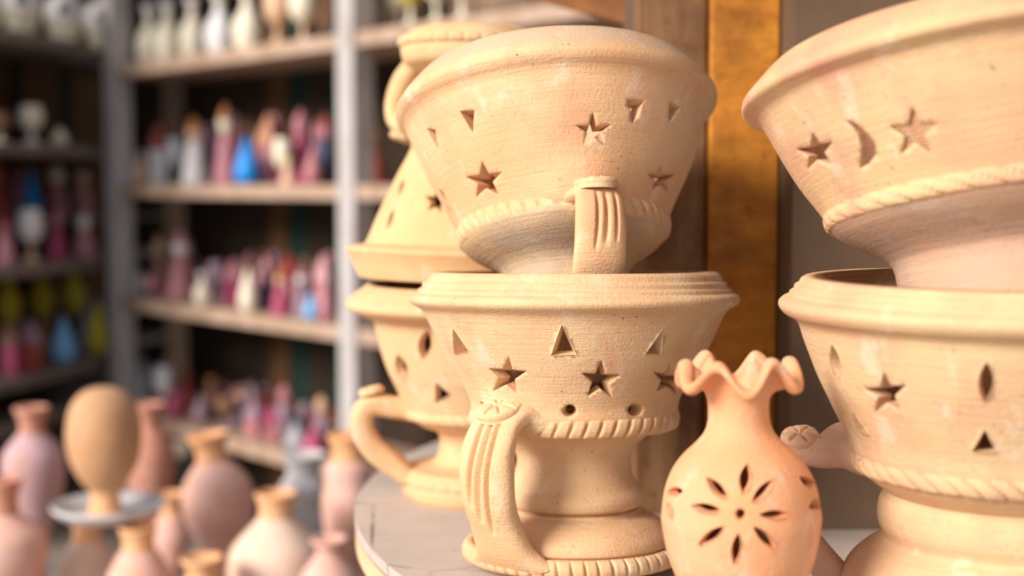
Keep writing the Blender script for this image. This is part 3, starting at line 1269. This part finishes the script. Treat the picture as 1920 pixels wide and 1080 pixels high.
SHAPES = {
    # name: list of (part, profile for unit height 1, radius relative to width 1)
    'figurine': [('robe', [(0.50, 0), (0.52, 0.05), (0.42, 0.30), (0.30, 0.55), (0.20, 0.64), (0.02, 0.66)]),
                 ('head', [(0.05, 0.60), (0.24, 0.66), (0.30, 0.75), (0.24, 0.84), (0.04, 0.88)]),
                 ('cap', [(0.29, 0.80), (0.30, 0.84), (0.16, 0.92), (0.03, 1.0)])],
    'bottle': [('body', [(0.36, 0), (0.42, 0.06), (0.50, 0.30), (0.44, 0.50), (0.22, 0.68), (0.16, 0.82), (0.18, 0.86)]),
               ('mouth', [(0.17, 0.85), (0.24, 0.92), (0.28, 1.0), (0.20, 1.0), (0.12, 0.9)])],
    'teardrop_vase': [('body', [(0.30, 0), (0.46, 0.12), (0.50, 0.28), (0.40, 0.50), (0.22, 0.75), (0.10, 0.92)]),
                      ('stopper', [(0.10, 0.90), (0.12, 0.95), (0.02, 1.0)])],
    'domed_lantern': [('bowl', [(0.28, 0), (0.34, 0.06), (0.42, 0.30), (0.50, 0.48)]),
                      ('dome', [(0.50, 0.47), (0.50, 0.62), (0.42, 0.82), (0.22, 0.96), (0.02, 1.0)])],
    'goblet': [('foot', [(0.36, 0), (0.34, 0.06), (0.10, 0.16), (0.10, 0.36)]),
               ('cup', [(0.10, 0.35), (0.38, 0.46), (0.50, 0.66), (0.46, 0.86), (0.40, 1.0), (0.36, 1.0), (0.36, 0.8)])],
    'house_lantern': [('walls', [(0.46, 0), (0.46, 0.02), (0.44, 0.58)]),
                      ('roof', [(0.56, 0.56), (0.54, 0.60), (0.28, 0.84), (0.05, 1.0)])],
}
ORD = ['first', 'second', 'third', 'fourth', 'fifth', 'sixth', 'seventh', 'eighth', 'ninth', 'tenth', 'eleventh', 'twelfth', 'thirteenth',
       'fourteenth', 'fifteenth', 'sixteenth', 'seventeenth', 'eighteenth']


def ceramic(kind, cols, x, y, z, w, h, label, group, rz=0.0):
    r = thing(kind, label, kind.replace('_', ' '), (x, y, z), (0, 0, rz), group)
    parts = SHAPES[kind]
    for i, (pn, ctrl) in enumerate(parts):
        c = cols[min(i, len(cols) - 1)]
        nn = 4 if (kind == 'house_lantern') else 24
        key = (kind, pn, c)
        if key not in MC:
            V, F = lathe(catmull(ctrl, 4) if nn > 4 else ctrl, nn)
            MC[key] = mesh(pn, V, F, nn > 4)
            MC[key].materials.append(glaze(c))
        o = obj(pn, MC[key], None, r)
        o.scale = (w, w, h)
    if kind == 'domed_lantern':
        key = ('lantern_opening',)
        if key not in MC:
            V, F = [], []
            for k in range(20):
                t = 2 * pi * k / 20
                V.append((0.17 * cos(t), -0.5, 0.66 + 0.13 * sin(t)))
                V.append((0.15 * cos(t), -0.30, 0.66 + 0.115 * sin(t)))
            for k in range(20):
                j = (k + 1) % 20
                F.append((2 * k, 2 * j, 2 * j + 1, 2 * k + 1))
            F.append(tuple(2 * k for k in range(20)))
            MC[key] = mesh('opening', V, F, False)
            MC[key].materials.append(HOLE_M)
        o = obj('opening', MC[key], None, r, label='round opening with its shade painted dark')
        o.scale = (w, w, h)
    return r


def row_items(items, unit, z, shelf_name, post, group, hmax=None):
    """items: (px, kind, colours, width px, top row, inset)"""
    A, B, back = unit
    if unit is RU:
        items = sorted(items)
    for i, (px, kind, cols, wpx, top, ins) in enumerate(items):
        x, y = ray_line(px, A, B, ins, back)
        h = zrow(top, y) - z
        w = wpx / FPX * y
        h = max(h, 0.04)
        if hmax:
            h = min(h, hmax)
        names = ' and '.join(cols[:2]) if len(cols) > 1 and cols[0] != cols[1] else cols[0]
        label = '%s %s, %s from %s on %s' % (names, kind.replace('_', ' '), ORD[i], post, shelf_name)
        ceramic(kind, cols, x, y, z + 0.0008, w, h, label, group, rz=atan2(x, y) * -1 + (i * 0.7 if kind == 'house_lantern' else 0))


RU = (RC, RA, bk)
LU = (LA, LB, lb)
fi, bo, te, cl, go, ho = 'figurine', 'bottle', 'teardrop_vase', 'domed_lantern', 'goblet', 'house_lantern'
row_items([
    (288, bo, ['cream', 'white'], 48, 12, 0.115), (322, bo, ['cream', 'white'], 52, 4, 0.09), (368, bo, ['cream', 'white'], 50, -4, 0.10),
    (418, bo, ['white', 'cream'], 56, -12, 0.10), (470, bo, ['cream', 'white'], 56, -20, 0.10), (525, go, ['peach', 'peach'], 50, -25, 0.09),
    (573, go, ['peach', 'cream'], 54, -30, 0.12), (612, go, ['cream', 'peach'], 42, -20, 0.20),
    (748, go, ['cream', 'cream'], 46, -60, 0.16), (772, go, ['cream', 'yellow'], 50, -70, 0.10), (820, go, ['cream', 'cream'], 52, -80, 0.10),
    (868, go, ['cream', 'peach'], 52, -90, 0.10)],
    RU, R_Z[0] + R_T, 'the highest shelf', 'corner post', 'pale pottery on the highest shelf')
row_items([
    (266, te, ['peach', 'white'], 30, 285, 0.09), (300, ho, ['white', 'red'], 46, 228, 0.14), (333, go, ['green', 'grey'], 36, 262, 0.10),
    (368, fi, ['white', 'peach', 'orange'], 48, 218, 0.12), (398, te, ['navy', 'mauve'], 26, 260, 0.19), (426, fi, ['pink', 'cream', 'orange'], 46, 195, 0.12),
    (465, te, ['blue', 'blue'], 48, 258, 0.07), (507, ho, ['pink', 'orange'], 52, 214, 0.16), (532, go, ['magenta', 'cream'], 36, 262, 0.08),
    (541, fi, ['peach', 'cream', 'yellow'], 26, 292, 0.04), (566, fi, ['magenta', 'pink', 'rose'], 46, 205, 0.15), (588, te, ['rose', 'pink'], 34, 272, 0.06),
    (612, fi, ['navy', 'pink', 'red'], 34, 212, 0.12)],
    RU, R_Z[1] + R_T, 'the eye-level shelf front row', 'corner post', 'painted ceramics on the eye-level shelf')
row_items([
    (260, te, ['white', 'mauve'], 26, 500, 0.10), (297, fi, ['rose', 'peach', 'peach'], 32, 440, 0.145), (284, go, ['mauve', 'rose'], 30, 520, 0.045),
    (340, fi, ['rose', 'white', 'pink'], 60, 432, 0.12), (378, bo, ['cream', 'white'], 32, 512, 0.05), (406, go, ['mauve', 'mauve'], 38, 492, 0.14), (438, ho, ['magenta', 'pink'], 40, 486, 0.12),
    (464, te, ['cream', 'yellow'], 36, 500, 0.04), (492, bo, ['navy', 'green'], 28, 506, 0.10), (500, ho, ['rose', 'pink'], 44, 482, 0.16), (525, fi, ['magenta', 'peach', 'orange'], 36, 502, 0.06),
    (545, ho, ['pink', 'red'], 44, 478, 0.16), (565, fi, ['mauve', 'white', 'pink'], 34, 500, 0.11), (583, te, ['sky blue', 'navy'], 30, 545, 0.04), (606, ho, ['rose', 'pink'], 42, 478, 0.16),
    (610, te, ['pink', 'white'], 30, 520, 0.05)],
    RU, R_Z[2] + R_T, 'the middle shelf front row', 'corner post', 'pink ceramics on the shelf below eye level')
row_items([
    (264, te, ['grey', 'white'], 28, 672, 0.09), (300, ho, ['mauve', 'pink'], 30, 676, 0.15), (303, go, ['mauve', 'white'], 40, 690, 0.08), (322, te, ['magenta', 'mauve'], 30, 725, 0.05),
    (345, fi, ['red', 'red', 'brown'], 46, 690, 0.16), (372, te, ['mauve', 'grey'], 36, 742, 0.08), (392, bo, ['brown', 'orange'], 32, 708, 0.14), (420, go, ['mauve', 'brown'], 38, 745, 0.08),
    (450, fi, ['mauve', 'peach', 'brown'], 38, 722, 0.16), (475, ho, ['rose', 'mauve'], 44, 752, 0.08), (503, ho, ['rose', 'magenta'], 44, 762, 0.06), (530, fi, ['mauve', 'rose', 'pink'], 46, 722, 0.18),
    (552, te, ['grey', 'sky blue'], 44, 790, 0.05), (585, te, ['magenta', 'rose'], 50, 800, 0.06), (600, fi, ['mauve', 'peach', 'peach'], 40, 742, 0.16)],
    RU, R_Z[3] + R_T, 'the lowest shelf front row', 'corner post', 'ceramics on the lowest shelf')
rb_ = random.Random(11)


def back_row(z, tops, shelf, group):
    items = []
    for i in range(12):
        px = 341 + i * 25.5 + rb_.uniform(-3, 3)
        k = rb_.choice([fi, ho, go, fi, bo])
        c = rb_.choice([['mauve', 'brown', 'brown'], ['rose', 'mauve', 'brown'], ['brown', 'brown', 'red'], ['mauve', 'pink', 'rose'], ['red', 'mauve', 'brown'], ['pink', 'mauve', 'red']])
        items.append((px, k, c, rb_.uniform(27, 32), tops(px) + rb_.uniform(-10, 16), 0.245))
    row_items(items, RU, z, shelf, 'corner post', group)


back_row(R_Z[1] + R_T, lambda p: 226, 'the eye-level back row', 'dim pots at the back of the eye-level shelf')
back_row(R_Z[2] + R_T, lambda p: 482, 'the middle shelf back row', 'dim pots at the back of the middle shelf')
back_row(R_Z[3] + R_T, lambda p: 690 + 0.17 * (p - 270), 'the lowest shelf back row', 'dim pots at the back of the lowest shelf')
row_items([
    (690, go, ['brown', 'brown'], 30, 250, 0.10), (705, fi, ['red', 'brown', 'brown'], 36, 240, 0.20)],
    RU, R_Z[1] + R_T, 'right bay', 'middle post', 'dark figures in the right bay')
row_items([
    (196, cl, ['cream', 'white'], 56, 2, 0.09), (130, cl, ['cream', 'white'], 72, -12, 0.09), (50, cl, ['cream', 'white'], 74, -30, 0.09), (-20, cl, ['cream', 'white'], 74, -45, 0.09)],
    LU, L_Z[0] + 0.036, 'upper dark shelf', 'corner', 'domed lanterns on the dark shelving')
row_items([
    (116, te, ['cream', 'brown'], 34, 238, 0.08), (64, go, ['white', 'cream'], 44, 200, 0.08), (4, go, ['cream', 'brown'], 44, 212, 0.08)],
    LU, L_Z[1] + 0.036, 'second dark shelf', 'corner', 'pale pots on the dark shelving')
row_items([
    (158, fi, ['pink', 'cream', 'white'], 42, 400, 0.08), (106, fi, ['magenta', 'rose', 'pink'], 36, 395, 0.08), (58, go, ['peach', 'white'], 46, 395, 0.08), (10, fi, ['pink', 'rose', 'red'], 38, 405, 0.08)],
    LU, L_Z[2] + 0.036, 'front of third dark shelf', 'corner', 'small figures on the dark third shelf')
row_items([
    (155, fi, ['rose', 'peach', 'brown'], 40, 305, 0.28), (108, fi, ['rose', 'cream', 'peach'], 44, 305, 0.28), (62, te, ['blue', 'sky blue'], 34, 318, 0.25), (38, fi, ['pink', 'mauve', 'red'], 34, 305, 0.32), (0, fi, ['red', 'orange', 'red'], 34, 305, 0.28)],
    LU, HC - 0.125, 'back step of third dark shelf', 'corner', 'small figures on the back step', 0.21)
row_items([
    (134, bo, ['yellow', 'yellow'], 46, 500, 0.27), (75, bo, ['yellow', 'yellow'], 46, 500, 0.27), (14, bo, ['yellow', 'yellow'], 46, 500, 0.27)],
    LU, HC - 0.485, 'back step of fourth dark shelf', 'corner', 'yellow bottles on the dark shelving', 0.178)
row_items([
    (180, te, ['yellow', 'sky blue'], 42, 560, 0.08), (158, te, ['grey', 'sky blue'], 30, 580, 0.16), (115, te, ['sky blue', 'mauve'], 46, 592, 0.06), (75, te, ['brown', 'brown'], 40, 590, 0.14),
    (50, ho, ['red', 'mauve'], 44, 600, 0.06), (15, ho, ['magenta', 'brown'], 44, 600, 0.06)],
    LU, L_Z[3] + 0.036, 'fourth dark shelf', 'corner', 'ceramics on the dark fourth shelf')

# ------------------------------------------------------------------ terracotta vases on a low bench
TERRA_P = clay('pink_terracotta', (0.72, 0.42, 0.35), (0.76, 0.50, 0.44), (0.70, 0.40, 0.26), chalk=0.3, seed=21)
TERRA_R = clay('red_terracotta', (0.56, 0.26, 0.18), (0.60, 0.32, 0.25), (0.50, 0.22, 0.14), chalk=0.2, seed=22)
TERRA_O = clay('orange_terracotta', (0.80, 0.42, 0.20), (0.78, 0.46, 0.26), (0.82, 0.44, 0.22), chalk=0.2, seed=23)
TERRA_T = clay('tan_terracotta', (0.53, 0.30, 0.155), (0.57, 0.34, 0.19), (0.49, 0.275, 0.15), chalk=0.1, seed=24)
TERRA_M = clay('mauve_terracotta', (0.52, 0.34, 0.36), (0.58, 0.38, 0.42), (0.52, 0.30, 0.22), chalk=0.2, seed=25)
TERRA_C = clay('cream_terracotta', (0.76, 0.56, 0.44), (0.78, 0.60, 0.50), (0.78, 0.52, 0.34), chalk=0.4, seed=26)
TERRA_G = clay('grey_washed_clay', (0.56, 0.56, 0.58), (0.62, 0.62, 0.66), (0.52, 0.46, 0.38), chalk=0.2, seed=27)

BZ = HC - 0.93
V, F = [], []
bench = thing('display_bench', 'low dark wooden bench under the blurred terracotta vases', 'bench', (-0.75, 2.9, 0))
for k in range(7):
    V, F = [], []
    box(V, F, -0.75, 0.72, -0.52 + k * 0.155, -0.52 + k * 0.155 + 0.15, BZ - 0.03, BZ)
    bevel(obj('plank', mesh('plank', V, F, False), SHELF_D, bench))
for lx in (-0.7, 0.66):
    for ly in (-0.46, 0.5):
        V, F = [], []
        box(V, F, lx, lx + 0.05, ly - 0.025, ly + 0.025, 0, BZ - 0.03)
        bevel(obj('leg', mesh('leg', V, F, False), SHELF_D, bench))


def rowof(z, D):
    lo, hi = -3000.0, 4000.0
    for _ in range(50):
        m = (lo + hi) / 2
        if zrow(m, D) > z:
            lo = m
        else:
            hi = m
    return lo


def terra_vase(px, D, top, neck_hw, body_hw, body_row, mbody, mneck, label, roll=0, z0=None, mouth_hw=None, neck_row=None, foot_hw=None, name='terracotta_vase'):
    z0 = BZ if z0 is None else z0
    u = D / FPX
    zt = zrow(top, D) - z0
    zb = zrow(body_row, D) - z0
    mouth_hw = mouth_hw or neck_hw * 1.35
    foot_hw = foot_hw or body_hw * 0.45
    zn = zrow(neck_row, D) - z0 if neck_row else zt - (zt - zb) * 0.45
    r = thing(name, label, 'vase', (P(px, body_row, D).x, D, z0), (0, radians(roll), 0), 'terracotta vases on the low bench')
    pr = [(foot_hw * u, 0), (foot_hw * u * 1.05, 0.008), (foot_hw * u * 0.74, zb * 0.20), (foot_hw * u * 0.86, zb * 0.45), (body_hw * u * 0.72, zb * 0.66), (body_hw * u * 0.95, zb * 0.86),
          (body_hw * u, zb), (body_hw * u * 0.90, zb + (zn - zb) * 0.42), (neck_hw * u * 1.35, zb + (zn - zb) * 0.85), (neck_hw * u, zn)]
    solid('body', lathe(catmull(pr, 5), 48, 0.001, px), mbody, r)
    pn = [(neck_hw * u, zn - 0.002), (neck_hw * u * 0.96, zn + (zt - zn) * 0.45), (mouth_hw * u * 0.97, zt - 0.006), (mouth_hw * u, zt), (mouth_hw * u * 0.86, zt + 0.001), (neck_hw * u * 0.8, zt - (zt - zn) * 0.4), (neck_hw * u * 0.6, zn)]
    solid('neck', lathe(catmull(pn, 4), 48, 0.0006, px), mneck, r, label='unglazed orange neck' if mneck is TERRA_O else None)
    return r


terra_vase(62, 3.02, 765, 24, 58, 868, TERRA_M, TERRA_R, 'mauve terracotta vase just left of the upturned tan egg-shaped one')
terra_vase(280, 3.12, 758, 24, 48, 858, TERRA_R, TERRA_R, 'dark red terracotta vase half hidden behind the egg-shaped one')
terra_vase(443, 2.86, 812, 30, 68, 928, TERRA_P, TERRA_O, 'pale pink round-bellied vase leaning left, orange neck, beside the egg-shaped one', roll=-7.5, z0=BZ + 0.006, mouth_hw=40, neck_row=862, foot_hw=36)
terra_vase(520, 2.56, 925, 34, 94, 1065, TERRA_C, TERRA_O, 'largest cream terracotta vase with orange neck, at the front of the bench', mouth_hw=40, neck_row=968)
terra_vase(10, 2.56, 900, 26, 78, 1022, TERRA_P, TERRA_R, 'pink terracotta vase cut off by the left edge of the photo', neck_row=962)
terra_vase(322, 2.98, 926, 20, 34, 1000, TERRA_P, TERRA_O, 'slim pale pink vase squeezed behind the grey dish', neck_row=965)
terra_vase(655, 2.72, 815, 33, 52, 940, TERRA_P, TERRA_O, 'pink terracotta vase with orange neck right beside the round table', mouth_hw=40, neck_row=862)
terra_vase(572, 3.05, 852, 34, 52, 985, TERRA_G, TERRA_G, 'grey-washed bottle vase behind the largest cream vase', mouth_hw=42, neck_row=895, name='grey_vase')
terra_vase(618, 2.42, 1010, 26, 62, 1110, TERRA_P, TERRA_P, 'small mauve-pink vase low down between cream vase and table', neck_row=1040)
terra_vase(380, 2.42, 1046, 30, 62, 1130, TERRA_O, TERRA_O, 'short bright orange vase at the bottom below the leaning pink one')
gtop = 972
terra_vase(165, 2.69, rowof(zrow(gtop, 2.62), 2.69), 27, 58, 1085, TERRA_C, TERRA_O, 'cream terracotta vase with orange neck under the left half of the dish', mouth_hw=31, neck_row=1015)
terra_vase(262, 2.55, rowof(zrow(gtop, 2.62), 2.55), 31, 68, 1120, TERRA_P, TERRA_O, 'pink terracotta vase with orange neck under the right half of the dish', mouth_hw=36, neck_row=1030)
D = 2.62
u = D / FPX
zd = zrow(gtop, D) + 0.003
x = P(205, 960, D).x
pr = [(70, 0), (86, 3), (104, 18), (108, 26), (103, 27), (84, 10), (40, 7), (0.5, 7)]
o = solid('dish', lathe([(a * u, b * u) for a, b in pr], 64), TERRA_G, None, loc=(x, D, zd))
tag(o, 'shallow grey dish resting on two vase necks, under the egg-shaped vase', 'dish')
zo = zd + 8 * u
ev_ = thing('terracotta_vase', 'tan egg-shaped vase standing upside down on the grey dish', 'vase', (P(197, 900, D).x, D, zo), (0, 0, 0), 'terracotta vases on the low bench')
er = [(33, 925), (30, 912), (27, 895), (31, 880), (48, 858), (63, 828), (70, 790), (69, 760), (62, 728), (48, 706), (28, 693), (1, 688)]
pz = zrow(937, D)
prof = [(a * u, zrow(r + 12, D) - pz) for a, r in er]
solid('body', lathe(catmull(prof[3:], 5), 64, 0.001, 5), TERRA_T, ev_)
solid('neck', lathe(catmull(prof[:4], 5), 64, 0.0005, 6), TERRA_O, ev_, label='orange neck pointing down')
